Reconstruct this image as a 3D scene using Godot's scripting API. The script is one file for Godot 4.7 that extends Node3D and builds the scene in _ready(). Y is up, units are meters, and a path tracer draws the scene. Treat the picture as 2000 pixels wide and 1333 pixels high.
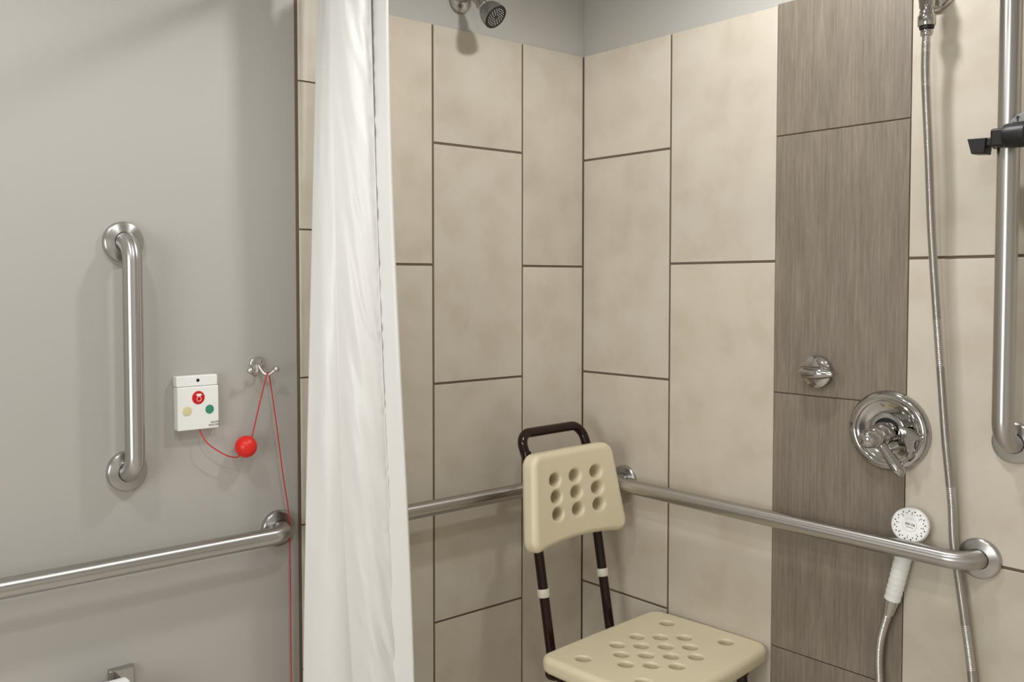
extends Node3D
# An accessible shower corner: back wall at z = 0, right wall at x = 0, floor at y = 0.03 (metres).

const FLOOR_Y := 0.03
const CEIL_Y := 2.44
const ROOM_L := -3.2
const ROOM_F := 2.9
const BAR_Y := 0.898
const LAMP_COLOR := Color(0.985, 0.99, 1.0)

var M := {}
var used := {}

# ------------------------------------------------------------------ mesh builder
class MB:
	var v := PackedVector3Array()
	var n := PackedVector3Array()
	var uv := PackedVector2Array()
	var idx := PackedInt32Array()
	func vert(p: Vector3, nn: Vector3, t := Vector2.ZERO) -> int:
		v.append(p); n.append(nn); uv.append(t)
		return v.size() - 1
	func tri(a: int, b: int, c: int) -> void:
		var g := (v[c] - v[a]).cross(v[b] - v[a])
		if g.dot(n[a] + n[b] + n[c]) < 0.0:
			idx.append(a); idx.append(c); idx.append(b)
		else:
			idx.append(a); idx.append(b); idx.append(c)
	func quad(a: int, b: int, c: int, d: int) -> void:
		tri(a, b, c); tri(a, c, d)
	func mesh() -> ArrayMesh:
		var a := []
		a.resize(Mesh.ARRAY_MAX)
		a[Mesh.ARRAY_VERTEX] = v; a[Mesh.ARRAY_NORMAL] = n; a[Mesh.ARRAY_TEX_UV] = uv; a[Mesh.ARRAY_INDEX] = idx
		var m := ArrayMesh.new()
		m.add_surface_from_arrays(Mesh.PRIMITIVE_TRIANGLES, a)
		return m
	# profile of (radius, height) turned about the local z axis of xf; corners sharper than 32 degrees stay crisp
	func lathe(prof: Array, xf := Transform3D(), segs := 40, squash := 1.0) -> MB:
		var k := prof.size()
		for i in k - 1:
			var p0: Vector2 = prof[i]
			var p1: Vector2 = prof[i + 1]
			if p0.distance_to(p1) < 1e-7:
				continue
			var nd := Vector2(p1.y - p0.y, -(p1.x - p0.x)).normalized()
			var n0 := nd
			var n1 := nd
			if i > 0:
				var q: Vector2 = prof[i - 1]
				var nq := Vector2(p0.y - q.y, -(p0.x - q.x)).normalized()
				if nq.dot(nd) > 0.85: n0 = (nq + nd).normalized()
			if i < k - 2:
				var q2: Vector2 = prof[i + 2]
				var nq2 := Vector2(q2.y - p1.y, -(q2.x - p1.x)).normalized()
				if nq2.dot(nd) > 0.85: n1 = (nq2 + nd).normalized()
			var base := v.size()
			for s in segs + 1:
				var a := TAU * s / segs
				var c := cos(a)
				var sn := sin(a) * squash
				vert(xf * Vector3(p0.x * c, p0.x * sn, p0.y), (xf.basis * Vector3(n0.x * c, n0.x * sn / squash / squash, n0.y)).normalized(), Vector2(float(s) / segs, p0.y))
				vert(xf * Vector3(p1.x * c, p1.x * sn, p1.y), (xf.basis * Vector3(n1.x * c, n1.x * sn / squash / squash, n1.y)).normalized(), Vector2(float(s) / segs, p1.y))
			for s in segs:
				var b := base + s * 2
				quad(b, b + 1, b + 3, b + 2)
		return self
	# tube along points; rad is one radius or an array of radii
	func tube(pts: PackedVector3Array, rad, segs := 16, caps := true, flat := 1.0) -> MB:
		var k := pts.size()
		var base := v.size()
		var t0 := (pts[1] - pts[0]).normalized()
		var up := Vector3.UP if absf(t0.y) < 0.9 else Vector3.RIGHT
		var x := up.cross(t0).normalized()
		var run := 0.0
		for i in k:
			var t: Vector3
			if i == 0: t = t0
			elif i == k - 1: t = (pts[k - 1] - pts[k - 2]).normalized()
			else: t = (pts[i + 1] - pts[i - 1]).normalized()
			x = (x - t * x.dot(t)).normalized()
			var y := t.cross(x)
			var r: float = rad if rad is float else rad[i]
			if i > 0: run += pts[i].distance_to(pts[i - 1])
			var slope := 0.0
			if not (rad is float):
				var ia := maxi(i - 1, 0)
				var ib := mini(i + 1, k - 1)
				slope = (rad[ib] - rad[ia]) / maxf(pts[ib].distance_to(pts[ia]), 1e-6)
			for s in segs + 1:
				var a := TAU * s / segs
				var dd := x * cos(a) + y * sin(a) * flat
				vert(pts[i] + dd * r, (x * cos(a) + y * sin(a) / flat - t * slope).normalized(), Vector2(float(s) / segs, run))
		for i in k - 1:
			for s in segs:
				var b := base + i * (segs + 1) + s
				quad(b, b + 1, b + segs + 2, b + segs + 1)
		if caps:
			for e in [0, k - 1]:
				var nn := -t0 if e == 0 else (pts[k - 1] - pts[k - 2]).normalized()
				var c := vert(pts[e], nn)
				var first := v.size()
				for s in segs + 1:
					vert(v[base + e * (segs + 1) + s], nn)
				for s in segs:
					tri(c, first + s, first + s + 1)
		return self
	# box of full size s with edges rounded by b
	func rbox(s: Vector3, b: float, xf := Transform3D(), st := 2, uvs := 0.0) -> MB:
		var h := s * 0.5
		b = minf(b, minf(h.x, minf(h.y, h.z)) * 0.999)
		for ax in 3:
			for sg in [-1.0, 1.0]:
				var u := (ax + 1) % 3
				var w := (ax + 2) % 3
				var cu := []
				var cw := []
				for i in st + 1:
					var q := b * (1.0 - tan(PI / 4.0 * i / st))
					cu.append(-h[u] + (b - q)); cw.append(-h[w] + (b - q))
				for i in st + 1:
					var q := b * (1.0 - tan(PI / 4.0 * (st - i) / st))
					cu.append(h[u] - (b - q)); cw.append(h[w] - (b - q))
				var base := v.size()
				for i in cu.size():
					for j in cw.size():
						var p := Vector3.ZERO
						p[ax] = sg * h[ax]; p[u] = cu[i]; p[w] = cw[j]
						var inn := Vector3(clampf(p.x, -h.x + b, h.x - b), clampf(p.y, -h.y + b, h.y - b), clampf(p.z, -h.z + b, h.z - b))
						var nn := (p - inn).normalized()
						var q := inn + nn * b
						vert(xf * q, (xf.basis * nn).normalized(), Vector2(q.z * uvs + 0.5, 0.5 - q.y * uvs) if uvs > 0.0 else Vector2(float(i) / cu.size(), float(j) / cw.size()))
				var m := cw.size()
				for i in cu.size() - 1:
					for j in m - 1:
						quad(base + i * m + j, base + i * m + j + 1, base + (i + 1) * m + j + 1, base + (i + 1) * m + j)
		return self
	# flat outline in the local xy plane, thickness along z, chamfered front edge
	func prism(outline: PackedVector2Array, z0: float, z1: float, cham: float, xf := Transform3D()) -> MB:
		var inner := outline
		if cham > 0.0:
			var off := Geometry2D.offset_polygon(outline, -cham)
			if off.size() > 0 and off[0].size() >= 3: inner = off[0]
		var tris := Geometry2D.triangulate_polygon(inner)
		var b0 := v.size()
		for p in inner: vert(xf * Vector3(p.x, p.y, z1), (xf.basis * Vector3(0, 0, 1)).normalized(), p)
		for i in range(0, tris.size(), 3): tri(b0 + tris[i], b0 + tris[i + 1], b0 + tris[i + 2])
		tris = Geometry2D.triangulate_polygon(outline)
		var b1 := v.size()
		for p in outline: vert(xf * Vector3(p.x, p.y, z0), (xf.basis * Vector3(0, 0, -1)).normalized(), p)
		for i in range(0, tris.size(), 3): tri(b1 + tris[i], b1 + tris[i + 1], b1 + tris[i + 2])
		var cen := Vector2.ZERO
		for p in outline: cen += p / outline.size()
		for i in outline.size():
			var a := outline[i]
			var c := outline[(i + 1) % outline.size()]
			var sd := Vector2(c.y - a.y, a.x - c.x).normalized()
			if Geometry2D.is_polygon_clockwise(outline): sd = -sd
			var nn := (xf.basis * Vector3(sd.x, sd.y, 0)).normalized()
			var q := [vert(xf * Vector3(a.x, a.y, z0), nn), vert(xf * Vector3(c.x, c.y, z0), nn), vert(xf * Vector3(c.x, c.y, z1 - cham), nn), vert(xf * Vector3(a.x, a.y, z1 - cham), nn)]
			quad(q[0], q[1], q[2], q[3])
			if cham > 0.0:
				var ia := inner[_near(inner, a)]
				var ic := inner[_near(inner, c)]
				var nc := (xf.basis * Vector3(sd.x, sd.y, 1)).normalized()
				var r := [vert(xf * Vector3(a.x, a.y, z1 - cham), nc), vert(xf * Vector3(c.x, c.y, z1 - cham), nc), vert(xf * Vector3(ic.x, ic.y, z1), nc), vert(xf * Vector3(ia.x, ia.y, z1), nc)]
				quad(r[0], r[1], r[2], r[3])
		return self
	func _near(ps: PackedVector2Array, p: Vector2) -> int:
		var best := 0
		for i in ps.size():
			if ps[i].distance_squared_to(p) < ps[best].distance_squared_to(p): best = i
		return best
	func ball(c: Vector3, r: float, segs := 24) -> MB:
		var prof := []
		for i in segs / 2 + 1:
			var a := PI * i / (segs / 2) - PI / 2
			prof.append(Vector2(maxf(cos(a), 0.0) * r, sin(a) * r))
		return lathe(prof, Transform3D(Basis(), c), segs)

# surface nets of a signed distance function on a grid
func nets(f: Callable, lo: Vector3, hi: Vector3, c: float) -> ArrayMesh:
	var nx := int((hi.x - lo.x) / c) + 1
	var ny := int((hi.y - lo.y) / c) + 1
	var nz := int((hi.z - lo.z) / c) + 1
	var g := PackedFloat32Array()
	g.resize(nx * ny * nz)
	for i in nx:
		for j in ny:
			var o := (i * ny + j) * nz
			for k in nz:
				g[o + k] = f.call(lo.x + i * c, lo.y + j * c, lo.z + k * c)
	var b := MB.new()
	var at := {}
	var sy := nz
	var sx := ny * nz
	var corner := [0, 1, sy, sy + 1, sx, sx + 1, sx + sy, sx + sy + 1]
	for i in nx - 1:
		for j in ny - 1:
			for k in nz - 1:
				var o := i * sx + j * sy + k
				if absf(g[o]) > c * 2.6: continue
				var neg := 0
				for q in 8:
					if g[o + corner[q]] < 0.0: neg += 1
				if neg == 0 or neg == 8: continue
				var sum := Vector3.ZERO
				var cnt := 0
				for q in 8:
					for ax in 3:
						var bit: int = [4, 2, 1][ax]
						if q & bit: continue
						var d0: float = g[o + corner[q]]
						var d1: float = g[o + corner[q | bit]]
						if (d0 < 0.0) == (d1 < 0.0): continue
						var p := Vector3(1.0 if q & 4 else 0.0, 1.0 if q & 2 else 0.0, 1.0 if q & 1 else 0.0)
						p[ax] = d0 / (d0 - d1)
						sum += p; cnt += 1
				var pos := lo + (Vector3(i, j, k) + sum / cnt) * c
				var e := c * 0.7
				var nn := Vector3(f.call(pos.x + e, pos.y, pos.z) - f.call(pos.x - e, pos.y, pos.z), f.call(pos.x, pos.y + e, pos.z) - f.call(pos.x, pos.y - e, pos.z), f.call(pos.x, pos.y, pos.z + e) - f.call(pos.x, pos.y, pos.z - e)).normalized()
				at[o] = b.vert(pos, nn, Vector2(pos.x, pos.y))
	for o in at:
		var k: int = o % nz
		var j: int = (o / nz) % ny
		var i: int = o / sx
		var s: bool = g[o] < 0.0
		if j > 0 and k > 0 and (g[o + sx] < 0.0) != s: b.quad(at[o], at[o - sy], at[o - sy - 1], at[o - 1])
		if i > 0 and k > 0 and (g[o + sy] < 0.0) != s: b.quad(at[o], at[o - sx], at[o - sx - 1], at[o - 1])
		if i > 0 and j > 0 and (g[o + 1] < 0.0) != s: b.quad(at[o], at[o - sx], at[o - sx - sy], at[o - sy])
	return b.mesh()

# ------------------------------------------------------------------ scene helpers
func numbered(called: String) -> String:
	var k: int = used.get(called, 0)
	used[called] = k + 1
	return called if k == 0 else "%s_%03d" % [called, k]

func thing(called: String, label: String, category: String, xf := Transform3D(), group := "") -> Node3D:
	var o := Node3D.new()
	o.name = numbered(called)
	add_child(o)
	o.transform = xf
	o.set_meta("label", label); o.set_meta("category", category)
	if group: o.set_meta("group", group)
	return o

func part(called: String, mesh: Mesh, mat: Material, parent: Node, label := "", xf := Transform3D()) -> MeshInstance3D:
	var o := MeshInstance3D.new()
	o.name = called
	o.mesh = mesh
	o.material_override = mat
	o.transform = xf
	parent.add_child(o, true)
	if label: o.set_meta("label", label)
	return o

func struct(called: String, mesh: Mesh, mat: Material, label: String) -> MeshInstance3D:
	var o := part(called, mesh, mat, self, label)
	o.set_meta("kind", "structure"); o.set_meta("category", called.get_slice("_", 0))
	return o

func slab(lo: Vector3, hi: Vector3, b := 0.001) -> ArrayMesh:
	return MB.new().rbox(hi - lo, b, Transform3D(Basis(), (lo + hi) * 0.5), 1).mesh()

# frames of things fixed to a wall: local x runs right along the wall, y up, z out into the room
func on_back(x: float, y: float) -> Transform3D:
	return Transform3D(Basis(), Vector3(x, y, 0))
func on_right(z: float, y: float) -> Transform3D:
	return Transform3D(Basis(Vector3(0, 0, 1), Vector3(0, 1, 0), Vector3(-1, 0, 0)), Vector3(0, y, z))

func curve(pts: Array, step: float) -> PackedVector3Array:
	var c := Curve3D.new()
	c.bake_interval = step
	for i in pts.size():
		var t := Vector3.ZERO
		if i > 0 and i < pts.size() - 1:
			t = (pts[i + 1] - pts[i - 1]) / 6.0
			var l: float = minf(pts[i].distance_to(pts[i - 1]), pts[i].distance_to(pts[i + 1])) * 0.4
			if t.length() > l: t = t.normalized() * l
		c.add_point(pts[i], -t, t)
	return c.get_baked_points()

# polyline whose inner corners are turned with radius r
func bent(pts: Array, r: float, steps := 10) -> PackedVector3Array:
	var out := PackedVector3Array([pts[0]])
	for i in range(1, pts.size() - 1):
		var a: Vector3 = (pts[i - 1] - pts[i]).normalized()
		var b: Vector3 = (pts[i + 1] - pts[i]).normalized()
		var half := a.angle_to(b) / 2.0
		var cut := r / tan(half)
		var cen: Vector3 = pts[i] + (a + b).normalized() * (r / sin(half))
		var p0: Vector3 = pts[i] + a * cut - cen
		var p1: Vector3 = pts[i] + b * cut - cen
		for s in steps + 1:
			out.append(cen + p0.slerp(p1, float(s) / steps))
	out.append(pts[pts.size() - 1])
	return out

# ------------------------------------------------------------------ materials
func mat(c: Color, rough := 0.5, metal := 0.0) -> StandardMaterial3D:
	var m := StandardMaterial3D.new()
	m.albedo_color = c
	m.roughness = rough
	m.metallic = metal
	return m

func noise_tex(freq: float, octaves: int, c0: Color, c1: Color, c2: Color, sd: int, size := 512) -> NoiseTexture2D:
	var n := FastNoiseLite.new()
	n.seed = sd
	n.noise_type = FastNoiseLite.TYPE_SIMPLEX
	n.frequency = freq
	n.fractal_octaves = octaves
	n.fractal_gain = 0.55
	var g := Gradient.new()
	g.offsets = PackedFloat32Array([0.15, 0.5, 0.85])
	g.colors = PackedColorArray([c0, c1, c2])
	var t := NoiseTexture2D.new()
	t.width = size; t.height = size
	t.seamless = true
	t.noise = n
	t.color_ramp = g
	return t

func stone(tone: Color, sd: int) -> StandardMaterial3D:
	var m := mat(Color.WHITE, 0.42)
	m.albedo_texture = noise_tex(0.006, 5, tone * Color(0.972, 0.966, 0.955), tone, tone * Color(1.016, 1.018, 1.024), sd)
	m.uv1_triplanar = true
	m.uv1_scale = Vector3.ONE * 1.7
	m.uv1_offset = Vector3(sd * 0.37, sd * 0.71, sd * 0.13)
	m.metallic_specular = 0.4
	return m

func make_materials() -> void:
	M.paint = mat(Color(0.692, 0.678, 0.647), 0.55)
	var pn := FastNoiseLite.new()
	pn.frequency = 0.09; pn.fractal_octaves = 3; pn.seed = 4
	var pt := NoiseTexture2D.new()
	pt.noise = pn; pt.seamless = true; pt.as_normal_map = true; pt.bump_strength = 0.6
	M.paint.normal_enabled = true
	M.paint.normal_texture = pt
	M.paint.normal_scale = 0.12
	M.paint.uv1_triplanar = true
	M.paint.uv1_scale = Vector3.ONE * 3.0
	M.ceiling = mat(Color(0.86, 0.85, 0.83), 0.8)
	M.floor = stone(Color(0.88, 0.855, 0.81), 31)  # pale tone chosen to bounce light up the lower walls
	M.bounce_paint = mat(Color(0.90, 0.89, 0.87), 0.6)  # white chosen so the unseen walls bounce light back
	M.grout = mat(Color(0.42, 0.365, 0.30), 0.9)
	M.stone = []
	var tones := [Color(0.782, 0.746, 0.684), Color(0.795, 0.758, 0.696), Color(0.770, 0.734, 0.670), Color(0.790, 0.749, 0.682)]
	for i in 4: M.stone.append(stone(tones[i], 3 + i * 5))
	# brown accent tile: fine vertical strand texture
	var fine := FastNoiseLite.new()
	fine.seed = 9; fine.frequency = 1.0; fine.fractal_octaves = 2
	var im := Image.create_empty(512, 512, true, Image.FORMAT_RGB8)
	for x in 512:
		for y in 512:
			var a := fine.get_noise_2d(x * 0.16, y * 0.006)
			var b := fine.get_noise_2d(x * 0.55 + 900.0, y * 0.02)
			var d := fine.get_noise_2d(x * 0.025 + 300.0, y * 0.004)
			var k := 1.0 + a * 0.09 + b * 0.09 + d * 0.06
			im.set_pixel(x, y, Color(0.500 * k, 0.458 * k, 0.402 * k))
	im.generate_mipmaps()
	var at := ImageTexture.create_from_image(im)
	M.accent = []
	for i in 3:
		var am := mat(Color.WHITE, 0.5)
		am.albedo_texture = at
		am.uv1_offset = Vector3(0.27 * i, 0, 0)
		M.accent.append(am)
	M.steel = mat(Color(0.73, 0.72, 0.705), 0.31, 1.0)
	M.steel.anisotropy_enabled = true
	M.steel.anisotropy = -0.75
	M.satin = mat(Color(0.80, 0.79, 0.77), 0.36, 1.0)
	M.chrome = mat(Color(0.72, 0.71, 0.70), 0.08, 1.0)
	M.hose = mat(Color(0.82, 0.81, 0.79), 0.24, 1.0)
	M.curtain = mat(Color(0.90, 0.895, 0.875), 0.36)
	M.curtain.cull_mode = BaseMaterial3D.CULL_DISABLED
	M.curtain.backlight = Color(0.25, 0.25, 0.24)
	M.white = mat(Color(0.93, 0.93, 0.91), 0.32)
	M.red = mat(Color(0.80, 0.06, 0.05), 0.35)
	M.ball = mat(Color(0.86, 0.12, 0.08), 0.38)
	M.cord = mat(Color(0.78, 0.08, 0.09), 0.6)
	M.cream = mat(Color(0.85, 0.81, 0.62), 0.4)
	M.green = mat(Color(0.22, 0.55, 0.42), 0.4)
	M.dark = mat(Color(0.05, 0.05, 0.05), 0.5)
	M.ink = mat(Color(0.25, 0.25, 0.25), 0.6)
	M.maroon = mat(Color(0.36, 0.06, 0.12), 0.6)
	M.plastic = mat(Color(0.865, 0.818, 0.695), 0.36)
	M.bronze = mat(Color(0.16, 0.085, 0.06), 0.16, 0.35)
	M.collar = mat(Color(0.80, 0.79, 0.72), 0.4)
	M.black = mat(Color(0.07, 0.066, 0.066), 0.42)
	M.grey = mat(Color(0.55, 0.56, 0.55), 0.35)
	M.nozzle = mat(Color(0.30, 0.31, 0.31), 0.5)
	M.rubber = mat(Color(0.35, 0.34, 0.32), 0.7)
	M.paper = mat(Color(0.95, 0.945, 0.93), 0.9)

# ------------------------------------------------------------------ start
func _ready() -> void:
	# camera (a cropped picture: the lens axis lies left of and above the middle of the frame)
	var cam := Camera3D.new()
	cam.name = "camera"
	add_child(cam)
	var near := 0.05
	cam.projection = Camera3D.PROJECTION_FRUSTUM
	cam.keep_aspect = Camera3D.KEEP_HEIGHT
	cam.near = near
	cam.far = 30.0
	cam.size = 1333.0 / 1803.6 * near
	cam.frustum_offset = Vector2((1000.0 - 860.46) / 1803.6 * near, -(666.5 - 623.02) / 1803.6 * near)
	cam.transform = Transform3D(Basis(Vector3(0.7836, -0.0026, 0.6213), Vector3(0.0256, 0.9993, -0.0281), Vector3(-0.6208, 0.0379, 0.7831)).orthonormalized(), Vector3(-1.9857, 1.4501, 1.8414))
	cam.current = true
	# surroundings: a closed room, so the sky is only a dim backdrop
	var env := Environment.new()
	env.background_mode = Environment.BG_COLOR
	env.background_color = Color(0.02, 0.02, 0.02)
	env.tonemap_mode = Environment.TONE_MAPPER_LINEAR
	env.tonemap_exposure = 0.70
	env.sdfgi_enabled = true
	env.ssao_enabled = true
	env.ssil_enabled = true
	var we := WorldEnvironment.new()
	we.name = "surroundings"
	we.environment = env
	add_child(we)
	make_materials()
	# lamps, all out of view: ceiling downlights, added fill panel, left window
	downlight(Vector3(-0.50, CEIL_Y, 0.80), 0.52, "recessed ceiling downlight over the shower seat", 0.5)
	downlight(Vector3(-1.35, CEIL_Y, 1.28), 0.42, "unseen ceiling lamp in the middle of the room, lighting the shower walls")
	downlight(Vector3(-1.9, CEIL_Y, 0.74), 0.36, "unseen ceiling lamp lighting the painted wall's far end")
	added_fill_panel(Vector3(-2.3, CEIL_Y, 2.2), 0.06)
	unseen_window_lamp(Vector3(ROOM_L, 1.30, 1.25), 2.6)

	build_room()
	build_tiles()
	build_curtain()
	build_grab_bars()
	build_call_point()
	build_paper_holder()
	build_shower_head()
	build_valve()
	build_hand_shower()
	build_chair()

func downlight(p: Vector3, energy: float, label: String, soft := 0.55) -> void:  # out of view, placed where the shadows on the walls point
	var t := thing("unseen_ceiling_light", label, "ceiling light", Transform3D(Basis(Vector3(1, 0, 0), Vector3(0, 0, 1), Vector3(0, -1, 0)), p), "unseen downlights in the ceiling")
	part("trim_ring", MB.new().lathe([Vector2(0.062, 0.0), Vector2(0.062, 0.006), Vector2(0.082, 0.004), Vector2(0.086, 0.0)], Transform3D(), 40).mesh(), M.white, t)
	var em := mat(Color.WHITE, 0.6)
	em.emission_enabled = true
	em.emission = LAMP_COLOR
	em.emission_energy_multiplier = 3.0
	part("diffuser", MB.new().lathe([Vector2(0.0, 0.004), Vector2(0.062, 0.003)], Transform3D(), 40).mesh(), em, t)
	var l := SpotLight3D.new()
	l.name = "lamp"
	l.light_color = LAMP_COLOR
	l.light_energy = energy * 2.6
	l.light_size = 0.055
	l.spot_angle = 86.0
	l.spot_angle_attenuation = soft
	l.spot_range = 8.0
	l.spot_attenuation = 2.0
	l.shadow_enabled = true
	t.add_child(l)
	l.position = Vector3(0, 0, 0.012)
	l.rotation = Vector3(0, PI, 0)

func glow(energy: float) -> StandardMaterial3D:
	var em := mat(Color.WHITE, 0.6)
	em.emission_enabled = true
	em.emission = LAMP_COLOR
	em.emission_energy_multiplier = energy
	return em

func area_lamp(t: Node3D, size: Vector2, energy: float, xf: Transform3D) -> void:
	var l := AreaLight3D.new()
	l.name = "lamp"
	l.area_size = size
	l.light_color = LAMP_COLOR
	l.light_energy = energy
	l.area_range = 9.0
	l.area_attenuation = 2.0
	l.shadow_enabled = true
	t.add_child(l)
	l.transform = xf

func added_fill_panel(p: Vector3, energy: float) -> void:  # added fill light overhead, behind the camera
	var t := thing("added_fill_light", "added square fill light panel on the ceiling behind the viewer", "ceiling light", Transform3D(Basis(), p))
	part("frame", slab(Vector3(-0.32, -0.02, -0.32), Vector3(0.32, 0.001, 0.32), 0.004), M.white, t)
	part("diffuser", slab(Vector3(-0.29, -0.022, -0.29), Vector3(0.29, -0.015, 0.29)), glow(1.5), t)
	area_lamp(t, Vector2(0.58, 0.58), energy, Transform3D(Basis(Vector3.RIGHT, -PI / 2.0), Vector3(0, -0.03, 0)))

func unseen_window_lamp(p: Vector3, energy: float) -> void:
	# unseen frosted window, placed to light curtain and right wall from the left
	var t := Node3D.new()
	t.name = "window_1"
	add_child(t)
	t.position = p
	t.set_meta("kind", "structure"); t.set_meta("label", "unseen frosted window in the left wall, placed to light the curtain and right wall"); t.set_meta("category", "window")
	for q in [[Vector3(0.0, -0.56, -0.50), Vector3(0.05, -0.50, 0.50)], [Vector3(0.0, 0.50, -0.50), Vector3(0.05, 0.56, 0.50)], [Vector3(0.0, -0.50, -0.50), Vector3(0.05, 0.50, -0.45)], [Vector3(0.0, -0.50, 0.45), Vector3(0.05, 0.50, 0.50)]]:
		part("unseen_window_frame", slab(q[0], q[1], 0.004), M.white, t)
	part("pane", slab(Vector3(0.002, -0.50, -0.45), Vector3(0.012, 0.50, 0.45)), glow(0.8), t)
	area_lamp(t, Vector2(0.88, 0.98), energy, Transform3D(Basis(Vector3.UP, -PI / 2.0), Vector3(0.03, 0, 0)))

func build_room() -> void:
	struct("floor", slab(Vector3(ROOM_L - 0.1, FLOOR_Y - 0.1, -0.12), Vector3(0.12, FLOOR_Y, ROOM_F + 0.1)), M.floor, "unseen stone floor, pale so it bounces light onto the lower walls")
	struct("ceiling", slab(Vector3(ROOM_L - 0.1, CEIL_Y, -0.12), Vector3(0.12, CEIL_Y + 0.1, ROOM_F + 0.1)), M.ceiling, "white ceiling with recessed downlights")
	struct("wall_left", slab(Vector3(ROOM_L - 0.1, FLOOR_Y, -0.1), Vector3(ROOM_L, CEIL_Y, ROOM_F)), M.bounce_paint, "unseen wall on the left side, white so it bounces light")
	struct("wall_front", slab(Vector3(ROOM_L, FLOOR_Y, ROOM_F), Vector3(0.1, CEIL_Y, ROOM_F + 0.1)), M.bounce_paint, "unseen wall behind the viewer, white so it bounces light")

func tile_mesh(lo: Vector3, hi: Vector3, uvs := 0.0) -> ArrayMesh:
	return MB.new().rbox(hi - lo, 0.0016, Transform3D(), 2, uvs).mesh()

func build_tiles() -> void:
	var g := 0.0029      # half a joint
	var top := 2.10
	var wb := struct("wall_back", slab(Vector3(ROOM_L, FLOOR_Y, -0.1), Vector3(0.1, CEIL_Y, -0.004)), M.paint, "grey painted wall with a tiled shower part on its right")
	var wr := struct("wall_right", slab(Vector3(0.004, FLOOR_Y, -0.004), Vector3(0.1, CEIL_Y, ROOM_F)), M.paint, "tiled shower wall on the right, painted above the tiles")
	part("grout", slab(Vector3(-0.9405, FLOOR_Y, -0.009), Vector3(0.004, top - 0.001, -0.0024)), M.grout, wb, "dark brown grout")
	part("grout", slab(Vector3(0.0024, FLOOR_Y, -0.003), Vector3(0.009, top - 0.001, 1.94)), M.grout, wr, "dark brown grout")
	var rng := RandomNumberGenerator.new()
	rng.seed = 77
	# back wall: three columns and the narrow rounded edge tiles
	var evens := [FLOOR_Y, 0.5797, 1.1952, 1.8050, top]
	var odds := [FLOOR_Y, 0.2700, 0.8846, 1.4980, top]
	for c in [[-0.857, -0.5486, odds], [-0.5486, -0.2394, evens], [-0.2394, -0.0026, odds]]:
		for i in c[2].size() - 1:
			var lo := Vector3(c[0] + g, c[2][i] + g, -0.008)
			var hi := Vector3(c[1] - (g if c[1] < -0.01 else 0.0), c[2][i + 1] - (g if i < c[2].size() - 2 else 0.0), rng.randf_range(-0.0003, 0.0003))
			part("tile", tile_mesh(lo, hi), M.stone[rng.randi() % 4], wb, "", Transform3D(Basis(), (lo + hi) * 0.5))
	var by := [FLOOR_Y, 0.2240, 0.5610, 0.8975, 1.2365, 1.5742, 1.9085, top]
	for i in by.size() - 1:
		var a: float = by[i] + 0.002
		var b: float = by[i + 1] - 0.002
		var prof := PackedVector2Array([Vector2(-0.857 - g, -0.008), Vector2(-0.857 - g, 0.0)])
		for s in 7:
			var an := PI / 2.0 * s / 6.0
			prof.append(Vector2(-0.9265 - sin(an) * 0.009, -0.0085 + cos(an) * 0.0085))
		var mb := MB.new()
		var k := prof.size()
		for s in k:
			var p := prof[s]
			var q := prof[(s + 1) % k]
			var n := Vector3(q.y - p.y, 0, p.x - q.x).normalized()
			var np := n
			var nq := n
			if s >= 2 and s < k - 1:
				np = Vector3(-sin(PI / 2.0 * (s - 2) / 6.0), 0, cos(PI / 2.0 * (s - 2) / 6.0))
				nq = Vector3(-sin(PI / 2.0 * (s - 1) / 6.0), 0, cos(PI / 2.0 * (s - 1) / 6.0))
			elif s == 1:
				np = Vector3(0, 0, 1); nq = np
			elif s == 0: np = Vector3(1, 0, 0); nq = np
			else: np = Vector3(0, 0, -1); nq = np
			mb.quad(mb.vert(Vector3(p.x, a, p.y), np), mb.vert(Vector3(q.x, a, q.y), nq), mb.vert(Vector3(q.x, b, q.y), nq), mb.vert(Vector3(p.x, b, p.y), np))
		for e in [a, b]:
			var nn := Vector3(0, -1 if e == a else 1, 0)
			var ids := []
			for p in prof: ids.append(mb.vert(Vector3(p.x, e, p.y), nn))
			for s in range(1, k - 1): mb.tri(ids[0], ids[s], ids[s + 1])
		part("edge_tile", mb.mesh(), M.stone[rng.randi() % 4], wb)
	# right wall: beige columns with one column of brown accent tiles
	var acc := [FLOOR_Y, 0.5779, 1.1897, 1.7953, top + 0.004]
	var odds_r := [FLOOR_Y, 0.2740, 0.8879, 1.5010, top]
	var evens_r := [FLOOR_Y, 0.5802, 1.1944, 1.8032, top]
	for c in [[0.0026, 0.3081, evens_r, 0], [0.3081, 0.6152, odds_r, 0], [0.6152, 0.9258, acc, 1], [0.9258, 1.2345, odds_r, 0], [1.2345, 1.543, evens_r, 0], [1.543, 1.851, odds_r, 0]]:
		for i in c[2].size() - 1:
			var gg: float = g if c[3] == 0 else 0.0012
			var lo := Vector3(rng.randf_range(-0.0003, 0.0003) - (0.001 if c[3] else 0.0), c[2][i] + gg, c[0] + (g if c[3] == 0 else 0.0005) * (0.0 if c[0] < 0.01 else 1.0))
			var hi := Vector3(0.008, c[2][i + 1] - (gg if i < c[2].size() - 2 else 0.0), c[1] - (g if c[3] == 0 else 0.0005))
			if c[3] == 0 and is_equal_approx(c[1], 0.6152): hi.z = c[1] - 0.001
			if c[3] == 0 and is_equal_approx(c[0], 0.9258): lo.z = c[0] + 0.001
			part("accent_tile" if c[3] else "tile", tile_mesh(lo, hi, 1.5 if c[3] else 0.0), M.accent[i % 3] if c[3] else M.stone[rng.randi() % 4], wr, "brown strand-patterned tile" if c[3] else "", Transform3D(Basis(), (lo + hi) * 0.5))

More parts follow.
